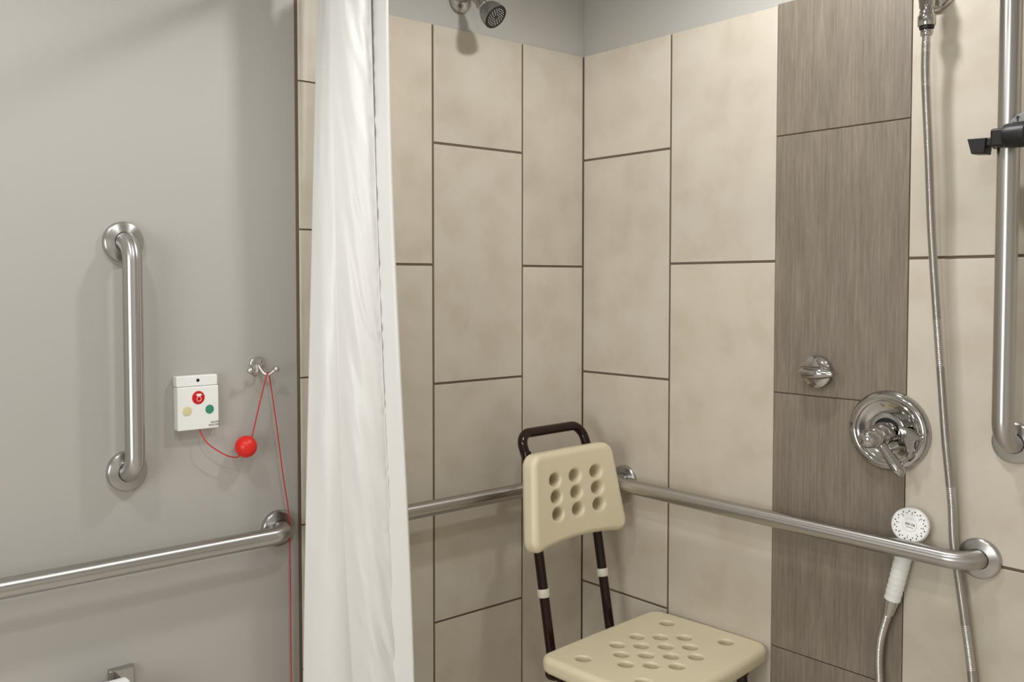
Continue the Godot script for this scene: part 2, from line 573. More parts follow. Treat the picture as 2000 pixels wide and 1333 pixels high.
# ------------------------------------------------------------------ curtain
func cur_edge(k: int, y: float) -> Vector2:      # x and z of the folds' main lines at height y
	var t := 2.0 - y
	match k:
		0: return Vector2(-0.9416 - 0.0351 * t - 0.0051 * t * t + 0.0046 * t * t * t, 0.10)
		1: return Vector2(-0.9487 + 0.0194 * t - 0.0054 * t * t + 0.0118 * t * t * t, 0.165)
		2: return Vector2(-0.8922 + 0.0249 * t + 0.0118 * t * t + 0.0022 * t * t * t, 0.231)
	return Vector2(-0.8765 + 0.0058 * t + 0.0653 * t * t - 0.0272 * t * t * t, 0.266)

func build_curtain() -> void:
	var c := thing("shower_curtain", "white satin shower curtain drawn together beside the tiled corner", "curtain")
	var rows := 150
	var y1 := 2.135
	var y0 := 0.09
	var toward := Vector2(-0.54, 0.84)          # out of the bunch, into the room
	var nz := FastNoiseLite.new()
	nz.seed = 12; nz.frequency = 1.0; nz.fractal_octaves = 2
	var mb := MB.new()
	var grid := []
	var seg := 16
	var cols := 0
	for r in rows + 1:
		var y := y1 + (y0 - y1) * r / rows
		var low := clampf((1.6 - y) / 1.4, 0.0, 1.0)
		var L := cur_edge(0, y)
		var C := cur_edge(1, y)
		var H := cur_edge(2, y)
		var R := cur_edge(3, y)
		var line := []
		# hem edge -> crease
		for s in seg * 2 + 1:
			var f := float(s) / (seg * 2)          # 0 at the hem, 1 at the crease
			var p := H.lerp(C, f)
			var bulge := 0.016 * sin(PI * f) + 0.020 * low * sin(PI * f * 0.9)
			var near := exp(-f * 3.2)
			var w := nz.get_noise_2d(y * 7.5 - f * 1.9, f * 0.8) * 0.017 * near * smoothstep(-0.02, 0.2, f) * (0.55 + 0.75 * low)
			w += nz.get_noise_2d(y * 55.0, 40.0 + f * 2.0) * 0.0048 * exp(-f * 16.0)
			w += nz.get_noise_2d(y * 3.0 - f * 2.0, 80.0) * 0.006 * sin(PI * f)
			line.append(p + toward * (bulge + w))
		# the crease dips back, then the left panel
		for s in seg * 2:
			var f := float(s + 1) / (seg * 2)
			var p := C.lerp(L, f)
			var bulge := -0.010 * low * exp(-f * 9.0) * (1.0 - f) + (0.006 + 0.020 * low) * sin(PI * pow(f, 0.8))
			bulge += nz.get_noise_2d(y * 2.2, 120.0 + f) * 0.005 * sin(PI * f) + 0.004 * sin(PI * f) * sin(y * 5.0)
			line.append(p + toward * bulge)
		# round the left edge and back to the right behind the front panels
		var back := -0.012
		for s in seg:
			var f := float(s + 1) / seg
			var p := L.lerp(L + (R - L) * 0.15, sin(f * PI / 2.0) * f)
			line.append(p + toward * (back * sin(f * PI / 2.0)) + Vector2(-0.5, -0.85) * 0.006 * sin(PI * f))
		for s in seg * 2:
			var f := float(s + 1) / (seg * 2)
			var p := (L + (R - L) * 0.15).lerp(R, f)
			line.append(p + toward * (back + 0.012 * smoothstep(0.55, 1.0, f) - 0.006 * sin(PI * f)) )
		# round the right edge, then a last fold behind
		for s in seg:
			var f := float(s + 1) / seg
			line.append(R + toward * (-0.05 * f) + Vector2(0.5, 0.8) * 0.008 * sin(PI * f) - (R - L) * 0.10 * f * f)
		for s in seg:
			var f := float(s + 1) / seg
			line.append((R + toward * -0.05 - (R - L) * 0.10).lerp(L + toward * -0.075 + (R - L) * 0.3, f) + toward * 0.012 * sin(f * PI * 2.0))
		cols = line.size()
		grid.append(line)
	var th := 0.0006
	for side: float in [1.0, -1.0]:
		var base := mb.v.size()
		for r in rows + 1:
			var y := y1 + (y0 - y1) * r / rows
			for k in cols:
				var a: Vector2 = grid[r][maxi(k - 1, 0)]
				var b: Vector2 = grid[r][mini(k + 1, cols - 1)]
				var up: Vector2 = grid[maxi(r - 1, 0)][k]
				var dn: Vector2 = grid[mini(r + 1, rows)][k]
				var dy := (y1 - y0) / rows * (2.0 if r > 0 and r < rows else 1.0)
				var du := Vector3(b.x - a.x, 0, b.y - a.y)
				var dv := Vector3(up.x - dn.x, dy, up.y - dn.y)
				var n := du.cross(dv).normalized() * side
				var p: Vector2 = grid[r][k]
				mb.vert(Vector3(p.x, y, p.y) + n * th, n, Vector2(float(k) / cols, y))
		for r in rows:
			for k in cols - 1:
				var q := base + r * cols + k
				mb.quad(q, q + 1, q + cols + 1, q + cols)
	part("cloth", mb.mesh(), M.curtain, c)
	# the sewn hem along the free edge
	var hem := PackedVector3Array()
	for r in rows + 1:
		var p: Vector2 = grid[r][0]
		hem.append(Vector3(p.x, y1 + (y0 - y1) * r / rows, p.y))
	part("hem", MB.new().tube(hem, 0.0016, 8).mesh(), M.curtain, c)
	# rod along the shower's open side, out of the picture
	var rod := thing("curtain_rod", "steel shower curtain rod fixed to the back wall above the curtain", "curtain rod", Transform3D(Basis(), Vector3(-0.93, 2.165, 0)))
	part("rod", MB.new().tube(PackedVector3Array([Vector3(0, 0, 0.0), Vector3(0, 0, 1.9)]), 0.0127, 20).mesh(), M.steel, rod)
	part("flange", MB.new().lathe([Vector2(0.034, -0.004), Vector2(0.034, 0.003), Vector2(0.028, 0.008), Vector2(0.0128, 0.02)], Transform3D(), 32).mesh(), M.steel, rod)
	for i in 6:
		var pts := PackedVector3Array()
		for s in 25:
			var a := TAU * s / 24.0
			pts.append(Vector3(-0.93 + sin(a) * 0.022, 2.156 + cos(a) * 0.026, 0.07 + i * 0.036))
		part("ring", MB.new().tube(pts, 0.0018, 8, false).mesh(), M.chrome, c)

# ------------------------------------------------------------------ grab bars
func flange_mesh(xf: Transform3D) -> ArrayMesh:
	return MB.new().lathe([Vector2(0.0405, -0.004), Vector2(0.0408, 0.004), Vector2(0.0402, 0.0075), Vector2(0.0385, 0.0098), Vector2(0.036, 0.0108), Vector2(0.0205, 0.0125), Vector2(0.0198, 0.0118), Vector2(0.0198, 0.009)], xf, 56).mesh()

func grab_bar(label: String, xf: Transform3D, a: Vector2, b: Vector2, off := 0.057) -> Node3D:
	var t := thing("grab_bar", label, "grab bar", xf)
	var d := Vector3(a.x, a.y, 0)
	var e := Vector3(b.x, b.y, 0)
	var out := Vector3(0, 0, off)
	var path := bent([d, d + out, e + out, e], off - 0.012, 14)
	part("bar", MB.new().tube(path, 0.0191, 32, false).mesh(), M.steel, t)
	for p in [d, e]:
		part("flange", flange_mesh(Transform3D(Basis(), p)), M.steel, t)
	return t

func build_grab_bars() -> void:
	grab_bar("short vertical steel grab bar on the grey painted wall left of the call point", on_back(-1.3345, 1.305), Vector2(0, 0.2298), Vector2(0, -0.2303), 0.050)
	grab_bar("horizontal steel grab bar on the grey painted wall below the call point", on_back(-0.995, 0.9015), Vector2(0, 0), Vector2(-0.914, 0))
	grab_bar("horizontal steel grab bar on the tiled back wall between the curtain and the chair back", on_back(-0.10, BAR_Y - 0.001), Vector2(0, 0), Vector2(-0.74, 0))
	grab_bar("long horizontal steel grab bar on the right tiled wall below the shower valve", on_right(0.1626, BAR_Y), Vector2(0, 0.006), Vector2(0.9144, -0.001))
	grab_bar("tall vertical steel grab bar at the right edge carrying the black hand shower bracket", on_right(1.136, 1.1378), Vector2(0, 0), Vector2(0, 1.02), 0.062)

# ------------------------------------------------------------------ call point
func text_mesh(s: String, size: float, bold := false) -> TextMesh:
	var f := SystemFont.new()
	f.font_names = PackedStringArray(["Droid Sans"])
	if bold: f.font_weight = 700
	var m := TextMesh.new()
	m.font = f
	m.text = s
	m.font_size = 64
	m.pixel_size = size / 64.0
	m.depth = 0.0004
	return m

func build_call_point() -> void:
	var t := thing("call_point", "white emergency call unit with red, cream and green buttons on the grey wall", "call button", on_back(-1.1885, 1.2))
	part("back_box", MB.new().rbox(Vector3(0.0905, 0.0225, 0.0205), 0.0022, Transform3D(Basis(), Vector3(-0.0002, 0.0485, 0.0065)), 3).mesh(), M.white, t)
	part("front_cover", MB.new().rbox(Vector3(0.0905, 0.0905, 0.0235), 0.0022, Transform3D(Basis(), Vector3(0.0005, -0.0085, 0.008)), 3).mesh(), M.white, t)
	part("screw_hole", MB.new().lathe([Vector2(0.0001, 0.0), Vector2(0.0034, 0.0004), Vector2(0.0036, 0.0)], Transform3D(Basis(), Vector3(0.001, 0.0495, 0.0168)), 20).mesh(), M.dark, t)
	var rb := part("button", MB.new().lathe([Vector2(0.0138, -0.001), Vector2(0.0138, 0.0008), Vector2(0.0128, 0.0016), Vector2(0.0, 0.0023)], Transform3D(Basis(), Vector3(0.0, 0.0135, 0.0198)), 36).mesh(), M.red, t, "red round call button with a white nurse symbol")
	# nurse symbol: ring with a cap
	var sym := MB.new()
	var ring := PackedVector3Array()
	for s in 33: ring.append(Vector3(cos(TAU * s / 32.0) * 0.0049 + 0.0008, 0.0108 + sin(TAU * s / 32.0) * 0.0049, 0.0221))
	sym.tube(ring, 0.00055, 8, false)
	var cap := PackedVector2Array([Vector2(-0.0030, 0.0164), Vector2(-0.0056, 0.0198)])
	for s in 7: cap.append(Vector2(-0.0048 + 0.0112 * s / 6.0, 0.0210 + 0.0010 * sin(PI * s / 6.0)))
	cap.append(Vector2(0.0072, 0.0198))
	cap.append(Vector2(0.0046, 0.0164))
	sym.prism(cap, 0.0208, 0.0219, 0.0)
	part("symbol", sym.mesh(), M.white, rb)
	part("button", MB.new().lathe([Vector2(0.0098, -0.001), Vector2(0.0098, 0.0006), Vector2(0.009, 0.0014), Vector2(0.0, 0.0022)], Transform3D(Basis(), Vector3(-0.0250, -0.0130, 0.0198)), 32).mesh(), M.cream, t, "cream round button")
	part("button", MB.new().lathe([Vector2(0.0094, -0.001), Vector2(0.0094, 0.0006), Vector2(0.0086, 0.0014), Vector2(0.0, 0.0022)], Transform3D(Basis(), Vector3(0.0248, -0.0128, 0.0198)), 32).mesh(), M.green, t, "green round button")
	part("lettering", text_mesh("ascom", 0.0062), M.maroon, t, "small dark red lettering", Transform3D(Basis(), Vector3(0.0365, -0.0403, 0.0199)))
	part("lettering", text_mesh("teleCARE", 0.0046), M.ink, t, "small dark grey lettering", Transform3D(Basis(), Vector3(0.0352, -0.0465, 0.0199)))
	# hook
	var h := thing("coat_hook", "small satin metal double hook on the grey wall holding the red cord", "hook", on_back(-1.0428, 1.2745))
	var ol := PackedVector2Array()
	for s in 24:
		var a := TAU * s / 24.0
		var r := 0.0145
		var p := Vector2(sin(a) * r * 1.18, cos(a) * r * 0.92 + 0.002)
		if p.y < -0.002: p.x *= 1.0 - 0.55 * smoothstep(0.002, 0.014, -p.y + 0.002)
		if p.y < -0.006: p.y -= 0.004
		ol.append(p)
	part("plate", MB.new().prism(ol, -0.004, 0.0042, 0.0016).mesh(), M.satin, h)
	for sx in [-1.0, 1.0]:
		part("screw", MB.new().lathe([Vector2(0.0031, 0.0), Vector2(0.0031, 0.0008), Vector2(0.0024, 0.0016), Vector2(0.0, 0.002)], Transform3D(Basis(), Vector3(sx * 0.0088, 0.0045, 0.0042)), 20).mesh(), M.chrome, h)
		var pts := curve([Vector3(sx * 0.002, -0.004, 0.003), Vector3(sx * 0.0045, -0.012, 0.009), Vector3(sx * 0.0100, -0.0205, 0.016), Vector3(sx * 0.0175, -0.0225, 0.022), Vector3(sx * 0.0255, -0.0165, 0.027), Vector3(sx * 0.0300, -0.0125, 0.0295)], 0.0015)
		var rad := []
		for i in pts.size(): rad.append(lerpf(0.0052, 0.0034, minf(1.0, i / (pts.size() * 0.5))) + 0.0008 * smoothstep(0.7, 1.0, float(i) / pts.size()))
		var hk := MB.new().tube(pts, rad, 14)
		hk.ball(Vector3(sx * 0.0318, -0.0105, 0.0305), 0.0070, 20)
		part("prong", hk.mesh(), M.satin, h)
	# pull cord with its ball
	var c := thing("pull_cord", "red emergency pull cord looped over the metal hook, with a red ball", "pull cord")
	var cord := MB.new()
	var B := Vector3(-1.0838, 1.0993, 0.026)
	cord.tube(curve([Vector3(-1.1829, 1.146, 0.012), Vector3(-1.1815, 1.1385, 0.014), Vector3(-1.1706, 1.1161, 0.022), Vector3(-1.1419, 1.0933, 0.024), Vector3(-1.1186, 1.0812, 0.024), Vector3(-1.100, 1.0800, 0.024), B], 0.004), 0.0013, 8)
	cord.tube(curve([B, Vector3(-1.071, 1.1219, 0.030), Vector3(-1.055, 1.1828, 0.031), Vector3(-1.0360, 1.2440, 0.0285), Vector3(-1.0300, 1.2553, 0.0245), Vector3(-1.0235, 1.2550, 0.0190), Vector3(-1.0212, 1.2450, 0.0180), Vector3(-1.0076, 1.1392, 0.022), Vector3(-0.9922, 1.0231, 0.022), Vector3(-0.9802, 0.9576, 0.019), Vector3(-0.9755, 0.9190, 0.0185), Vector3(-0.9725, 0.8900, 0.016), Vector3(-0.9705, 0.8600, 0.010), Vector3(-0.9693, 0.7969, 0.009), Vector3(-0.9693, 0.6443, 0.009), Vector3(-0.9690, 0.40, 0.009), Vector3(-0.9690, 0.13, 0.009)], 0.004), 0.0013, 8)
	part("cord", cord.mesh(), M.cord, c)
	part("ball", MB.new().ball(B, 0.0238, 40).mesh(), M.ball, c)

func build_paper_holder() -> void:
	var t := thing("paper_holder", "chrome toilet paper holder with a square plate on the grey wall", "paper holder", on_back(-1.3525, 0.6535))
	part("plate", MB.new().rbox(Vector3(0.0515, 0.0515, 0.016), 0.004, Transform3D(Basis(), Vector3(0, 0, 0.002)), 2).mesh(), M.chrome, t)
	part("post", MB.new().tube(bent([Vector3(-0.004, -0.004, 0.006), Vector3(-0.004, -0.004, 0.066), Vector3(-0.135, -0.004, 0.066)], 0.012, 8), 0.008, 18).mesh(), M.chrome, t)
	var r := thing("toilet_roll", "white toilet paper roll hanging on the chrome holder", "toilet roll", Transform3D(Basis(Vector3(0, 0, -1), Vector3(0, 1, 0), Vector3(1, 0, 0)), Vector3(-1.412, 0.6375, 0.0700)))
	var ro := 0.0445
	part("paper", MB.new().lathe([Vector2(0.020, -0.05), Vector2(ro - 0.003, -0.05), Vector2(ro, -0.047), Vector2(ro, 0.047), Vector2(ro - 0.003, 0.05), Vector2(0.020, 0.05)], Transform3D(), 48).mesh(), M.paper, r)
	part("core", MB.new().lathe([Vector2(0.020, 0.05), Vector2(0.0185, 0.05), Vector2(0.0185, -0.05), Vector2(0.020, -0.05)], Transform3D(), 32).mesh(), M.rubber, r)

# ------------------------------------------------------------------ fixed shower head
func build_shower_head() -> void:
	var t := thing("overhead_shower", "fixed chrome shower head on a bent arm high on the back wall", "shower head", on_back(-0.459, 2.176))
	part("flange", MB.new().lathe([Vector2(0.034, -0.004), Vector2(0.0345, 0.002), Vector2(0.0325, 0.006), Vector2(0.024, 0.0115), Vector2(0.0125, 0.0155), Vector2(0.0105, 0.0155)], Transform3D(), 44).mesh(), M.chrome, t)
	part("arm", MB.new().tube(bent([Vector3(0, 0, 0), Vector3(0, -0.001, 0.050), Vector3(0.008, -0.030, 0.078)], 0.026, 12), 0.0105, 24).mesh(), M.chrome, t)
	var ax := Vector3(0.13, -0.67, 0.73).normalized()
	var sx := Vector3(0, 0.73, 0.67).cross(ax).normalized()
	var b := Basis(sx, ax.cross(sx), ax)
	var xf := Transform3D(b, Vector3(0.008, -0.030, 0.078))
	part("swivel", MB.new().lathe([Vector2(0.0, -0.010), Vector2(0.0135, -0.010), Vector2(0.0145, -0.007), Vector2(0.0145, 0.006), Vector2(0.0120, 0.009), Vector2(0.0120, 0.014)], xf, 28).mesh(), M.chrome, t)
	part("body", MB.new().lathe([Vector2(0.0120, 0.010), Vector2(0.0165, 0.012), Vector2(0.0215, 0.017), Vector2(0.0262, 0.025), Vector2(0.0295, 0.035), Vector2(0.0312, 0.046), Vector2(0.0318, 0.053), Vector2(0.0312, 0.0555)], xf, 44).mesh(), mat(Color(0.60, 0.60, 0.59), 0.22, 0.9), t)
	part("face", MB.new().lathe([Vector2(0.0312, 0.0535), Vector2(0.0310, 0.0565), Vector2(0.0290, 0.0580), Vector2(0.0262, 0.0560), Vector2(0.0, 0.0570)], xf, 44).mesh(), mat(Color(0.11, 0.10, 0.085), 0.45), t, "dark grey spray face")
	var nz := MB.new()
	for ring in [[0.0075, 8], [0.0125, 12], [0.0175, 16], [0.0222, 20]]:
		for i in ring[1]:
			var a: float = TAU * (i + 0.5 * (ring[1] % 8) / 4.0) / ring[1]
			nz.lathe([Vector2(0.00125, 0.0), Vector2(0.0011, 0.0016), Vector2(0.0, 0.0019)], xf * Transform3D(Basis(), Vector3(cos(a) * ring[0], sin(a) * ring[0], 0.0560)), 8)
	var q := part("nozzles", nz.mesh(), mat(Color(0.78, 0.77, 0.74), 0.3), t, "pale nozzle tips")
	q.set_meta("kind", "stuff")

# ------------------------------------------------------------------ valve and diverter
func build_valve() -> void:
	var t := thing("shower_valve", "large round chrome shower valve with a lever handle at the brown tile's edge", "shower valve", on_right(0.8925, 1.1315))
	part("escutcheon", MB.new().lathe([Vector2(0.0862, -0.003), Vector2(0.0872, 0.002), Vector2(0.0868, 0.006), Vector2(0.0848, 0.0105), Vector2(0.0812, 0.0145), Vector2(0.0770, 0.0165), Vector2(0.0725, 0.0170), Vector2(0.0690, 0.0160), Vector2(0.0675, 0.0148), Vector2(0.0655, 0.0160), Vector2(0.0630, 0.0158), Vector2(0.0590, 0.0135), Vector2(0.0530, 0.0095), Vector2(0.0470, 0.0068), Vector2(0.0400, 0.0052), Vector2(0.0350, 0.0050)], Transform3D(), 72).mesh(), M.chrome, t)
	for a in [PI * 0.965]:
		part("screw", MB.new().lathe([Vector2(0.0033, 0.0), Vector2(0.0033, 0.0010), Vector2(0.0012, 0.0014), Vector2(0.0, 0.0004)], Transform3D(Basis(), Vector3(cos(a) * 0.0770, sin(a) * 0.0770, 0.0160)), 16).mesh(), M.ink, t)
	var vol := part("volume_ring", MB.new().lathe([Vector2(0.0420, 0.003), Vector2(0.0415, 0.010), Vector2(0.0385, 0.0145), Vector2(0.0330, 0.0160), Vector2(0.0285, 0.0155), Vector2(0.0275, 0.010)], Transform3D(), 56).mesh(), M.chrome, t)
	var fin := PackedVector2Array([Vector2(0.030, 0.016), Vector2(0.050, 0.012), Vector2(0.066, 0.004), Vector2(0.079, -0.006), Vector2(0.071, -0.012), Vector2(0.064, -0.013), Vector2(0.061, -0.034), Vector2(0.053, -0.052), Vector2(0.046, -0.047), Vector2(0.046, -0.028), Vector2(0.040, -0.012), Vector2(0.028, -0.004)])
	part("ring_lever", MB.new().prism(fin, 0.012, 0.030, 0.004).mesh(), M.chrome, vol)
	part("gasket", MB.new().lathe([Vector2(0.0280, 0.0100), Vector2(0.0270, 0.0150), Vector2(0.0210, 0.0150)], Transform3D(), 40).mesh(), M.dark, t)
	var ha := Vector3(-0.045, -0.085, 1.0).normalized()
	var hs := Vector3.UP.cross(ha).normalized()
	var hax := Transform3D(Basis(hs, ha.cross(hs), ha * 1.08), Vector3(0.003, -0.001, 0.0))
	var h := part("handle", MB.new().lathe([Vector2(0.0250, 0.006), Vector2(0.0248, 0.042), Vector2(0.0236, 0.049), Vector2(0.0212, 0.0520), Vector2(0.0205, 0.0550), Vector2(0.0222, 0.0570), Vector2(0.0222, 0.0700), Vector2(0.0208, 0.0745), Vector2(0.0186, 0.0765), Vector2(0.0186, 0.0785), Vector2(0.0198, 0.0800), Vector2(0.0196, 0.0850), Vector2(0.0180, 0.0925), Vector2(0.0140, 0.0985), Vector2(0.0080, 0.1020), Vector2(0.0, 0.1030)], hax, 48).mesh(), M.chrome, t)
	# lever blade: tapered bar pointing down and to the right
	var dir := Vector3(0.60, -0.80, 0.0).normalized()
	var sidev := Vector3(dir.y, -dir.x, 0).normalized()
	var mbl := MB.new()
	var lp := PackedVector3Array()
	var lr := []
	for s in 24:
		var f := s / 23.0
		lp.append(Vector3(0.000, -0.006, 0.060) + dir * (0.012 + 0.082 * f))
		var w := lerpf(0.0105, 0.0150, smoothstep(0.0, 0.75, f))
		if f > 0.8: w *= sqrt(maxf(0.02, 1.0 - pow((f - 0.8) / 0.2, 2.0) * 0.92))
		lr.append(w)
	mbl.tube(lp, lr, 20, true, 0.82)
	part("lever", mbl.mesh(), M.chrome, h)
	var arc := PackedVector3Array()
	for s in 12:
		var a := PI * (0.66 + 0.24 * s / 11.0)
		arc.append(hax * Vector3(cos(a) * 0.0192, sin(a) * 0.0192, 0.0775))
	part("hot_mark", MB.new().tube(arc, 0.0011, 8).mesh(), M.red, h, "red mark")
	# diverter knob above
	var d := thing("diverter_knob", "small round chrome diverter knob on the brown tiles above the valve", "knob", on_right(0.7290, 1.2470))
	part("shade_stem", MB.new().lathe([Vector2(0.0265, -0.003), Vector2(0.0265, 0.012)], Transform3D(), 36).mesh(), M.dark, d, "base coloured dark as the shade under the cap")  # dark colour stands for the shade beneath the cap
	part("cap", MB.new().lathe([Vector2(0.0330, 0.0075), Vector2(0.0368, 0.0085), Vector2(0.0372, 0.0130), Vector2(0.0360, 0.0165), Vector2(0.0300, 0.0205), Vector2(0.0180, 0.0235), Vector2(0.0, 0.0245)], Transform3D(), 52).mesh(), M.chrome, d)
	var gp := PackedVector3Array()
	var gr := []
	for s in 33:
		var f := s / 32.0
		gp.append(Vector3(-0.0335 + 0.0830 * f, -0.001, 0.0270 + 0.003 * sin(PI * f)))
		var w := 0.0175
		if f < 0.22: w *= sqrt(maxf(0.03, 1.0 - pow((0.22 - f) / 0.22, 2.0)))
		if f > 0.55: w = lerpf(0.0175, 0.0082, smoothstep(0.55, 1.02, f))
		gr.append(w)
	part("grip", MB.new().tube(gp, gr, 28, true, 0.86).mesh(), M.chrome, d)

# ------------------------------------------------------------------ hand shower, hose, outlet and bracket
func build_hand_shower() -> void:
	# outlet with backflow preventer
	var o := thing("hose_outlet", "chrome wall outlet with a stacked fitting at the top of the hose", "wall outlet", on_right(0.9795, 2.045))
	part("flange", MB.new().lathe([Vector2(0.034, -0.003), Vector2(0.0345, 0.002), Vector2(0.0325, 0.008), Vector2(0.0270, 0.016), Vector2(0.0180, 0.022), Vector2(0.0120, 0.024)], Transform3D(Basis(), Vector3(-0.003, -0.008, 0)), 44).mesh(), M.chrome, o)
	part("elbow", MB.new().tube(bent([Vector3(0, 0, 0.01), Vector3(0, 0, 0.055), Vector3(0, -0.022, 0.055)], 0.016, 8), 0.0125, 24).mesh(), M.chrome, o)
	var down := Transform3D(Basis(Vector3(1, 0, 0), Vector3(0, 0, 1), Vector3(0, -1, 0)), Vector3(0, 0, 0.055))
	part("collar", MB.new().lathe([Vector2(0.010, 0.014), Vector2(0.0155, 0.016), Vector2(0.0155, 0.028), Vector2(0.0145, 0.036), Vector2(0.0142, 0.0435), Vector2(0.0118, 0.0455), Vector2(0.0118, 0.0500)], down, 32).mesh(), M.chrome, o)
	part("valve_body", MB.new().lathe([Vector2(0.0115, 0.0470), Vector2(0.0132, 0.0490), Vector2(0.0140, 0.0570), Vector2(0.0162, 0.0600), Vector2(0.0166, 0.0640), Vector2(0.0166, 0.0790), Vector2(0.0158, 0.0805), Vector2(0.0100, 0.0805)], down, 32).mesh(), M.chrome, o)
	part("washer", MB.new().lathe([Vector2(0.0140, 0.0803), Vector2(0.0132, 0.0865), Vector2(0.0090, 0.0865)], down, 28).mesh(), M.dark, o, "black rubber washer")
	part("nut", MB.new().lathe([Vector2(0.0090, 0.0862), Vector2(0.0118, 0.0870), Vector2(0.0128, 0.0895), Vector2(0.0128, 0.0960), Vector2(0.0112, 0.1000), Vector2(0.0080, 0.1005)], down, 6).mesh(), M.chrome, o)
	# hose: from the outlet down, in a loop below, up to the hand shower
	var h := thing("shower_hose", "ribbed chrome shower hose hanging from the outlet behind the long grab bar", "hose")
	var path := curve([Vector3(-0.055, 1.947, 0.9795), Vector3(-0.0545, 1.930, 0.9785), Vector3(-0.052, 1.865, 0.9777), Vector3(-0.050, 1.710, 0.9855), Vector3(-0.044, 1.556, 0.991), Vector3(-0.042, 1.400, 1.002), Vector3(-0.040, 1.277, 1.0115), Vector3(-0.034, 1.142, 1.0205), Vector3(-0.0265, 1.009, 1.0315), Vector3(-0.0225, 0.923, 1.0355), Vector3(-0.0215, 0.8475, 1.047), Vector3(-0.0205, 0.772, 1.058), Vector3(-0.020, 0.712, 1.067), Vector3(-0.020, 0.649, 1.0748), Vector3(-0.022, 0.52, 1.083), Vector3(-0.026, 0.40, 1.055), Vector3(-0.030, 0.345, 0.985), Vector3(-0.028, 0.40, 0.918), Vector3(-0.023, 0.50, 0.891), Vector3(-0.020, 0.585, 0.888), Vector3(-0.020, 0.633, 0.886), Vector3(-0.020, 0.679, 0.8893), Vector3(-0.020, 0.727, 0.9005), Vector3(-0.020, 0.742, 0.9050)], 0.001)
	var rad := []
	for i in path.size():
		var w := 0.0080 + 0.0011 * sin(TAU * i / 4.0 + 0.4)
		if i < 22 or i > path.size() - 12: w = 0.0078
		rad.append(w)
	part("ribbed_tube", MB.new().tube(path, rad, 14).mesh(), M.hose, h)
	# hand shower held between bar and wall
	var t := thing("hand_shower", "white hand shower tucked behind the long grab bar with its face above the bar", "hand shower")
	var p0 := Vector3(-0.020, 0.742, 0.9060)
	var p1 := Vector3(-0.0205, 0.7735, 0.9130)
	part("hose_cone", MB.new().tube(PackedVector3Array([p0 - (p1 - p0) * 0.1, p0, p1]), [0.0100, 0.0104, 0.0148], 28).mesh(), M.chrome, t)
	var hp := curve([p1, Vector3(-0.0205, 0.815, 0.9225), Vector3(-0.0205, 0.8616, 0.9330), Vector3(-0.0200, 0.895, 0.9405), Vector3(-0.0215, 0.925, 0.9475)], 0.003)
	var hr := []
	for i in hp.size(): hr.append(lerpf(0.0162, 0.0172, float(i) / hp.size()) + 0.0004 * sin(i * 0.9))
	part("handle", MB.new().tube(hp, hr, 28).mesh(), M.white, t)
	var nrm := Vector3(-0.955, 0.205, 0.215).normalized()
	var rx := Vector3.UP.cross(nrm).normalized()
	var hx := Transform3D(Basis(rx, nrm.cross(rx), nrm), Vector3(-0.0275, 0.9425, 0.9530))
	part("head", MB.new().lathe([Vector2(0.0, -0.018), Vector2(0.018, -0.017), Vector2(0.030, -0.010), Vector2(0.0362, 0.0), Vector2(0.0372, 0.006), Vector2(0.0362, 0.0095), Vector2(0.0335, 0.0118)], hx, 56).mesh(), M.white, t)
	var face := part("spray_face", MB.new().lathe([Vector2(0.0337, 0.0116), Vector2(0.0150, 0.0128), Vector2(0.0138, 0.0120), Vector2(0.0126, 0.0132), Vector2(0.0, 0.0142)], hx, 56).mesh(), M.white, t)
	var nz := MB.new()
	for i in 16:
		var a := TAU * i / 16.0 + 0.1
		for q in [[0.0292, 0.0, 0.00165], [0.0258, 0.16, 0.0014], [0.0222, 0.16 if i % 2 else 0.0, 0.0013]]:
			if q[0] < 0.023 and i % 2 == 0: continue
			var aa: float = a + q[1]
			nz.lathe([Vector2(q[2], 0.0), Vector2(q[2] * 0.8, 0.0008), Vector2(0.0, 0.0009)], hx * Transform3D(Basis(), Vector3(cos(aa) * q[0], sin(aa) * q[0], 0.0118)), 10)
	var np := part("nozzles", nz.mesh(), M.nozzle, face, "dark grey nozzle tips")
	np.set_meta("kind", "stuff")
	var tilt := Basis(Vector3(0, 0, 1), -0.17)
	part("lettering", text_mesh("DELTA", 0.0062, true), M.ink, face, "grey lettering", hx * Transform3D(tilt, Vector3(0.0005, 0.0018, 0.0142)))
	part("line", MB.new().rbox(Vector3(0.014, 0.0009, 0.0006), 0.0002, hx * Transform3D(tilt, Vector3(-0.0005, -0.0042, 0.0138)), 1).mesh(), M.ink, face)
	# bracket on the tall bar
	var b := thing("shower_bracket", "black sliding hand shower bracket with a grey dial on the tall grab bar", "bracket", Transform3D(on_right(1.136, 1.7195).basis, Vector3(-0.062, 1.7195, 1.136)))
	var up := Transform3D(Basis(Vector3(1, 0, 0), Vector3(0, 0, -1), Vector3(0, 1, 0)), Vector3.ZERO)
	part("sleeve", MB.new().lathe([Vector2(0.0193, -0.017), Vector2(0.0255, -0.016), Vector2(0.0265, -0.012), Vector2(0.0262, 0.014), Vector2(0.0245, 0.0165), Vector2(0.0193, 0.017)], up, 36).mesh(), M.black, b)
	part("clamp_block", MB.new().rbox(Vector3(0.028, 0.034, 0.030), 0.005, Transform3D(Basis(), Vector3(-0.006, 0.001, 0.020)), 3).mesh(), M.black, b)
	part("arm", MB.new().rbox(Vector3(0.050, 0.016, 0.018), 0.003, Transform3D(Basis(), Vector3(-0.034, -0.004, 0.014)), 2).mesh(), M.black, b)
	var cup := PackedVector2Array([Vector2(-0.0630, 0.0050), Vector2(-0.0555, -0.0240), Vector2(-0.0320, -0.0260), Vector2(-0.0290, 0.0035)])
	part("cradle", MB.new().prism(cup, -0.004, 0.0265, 0.0015).mesh(), M.black, b)
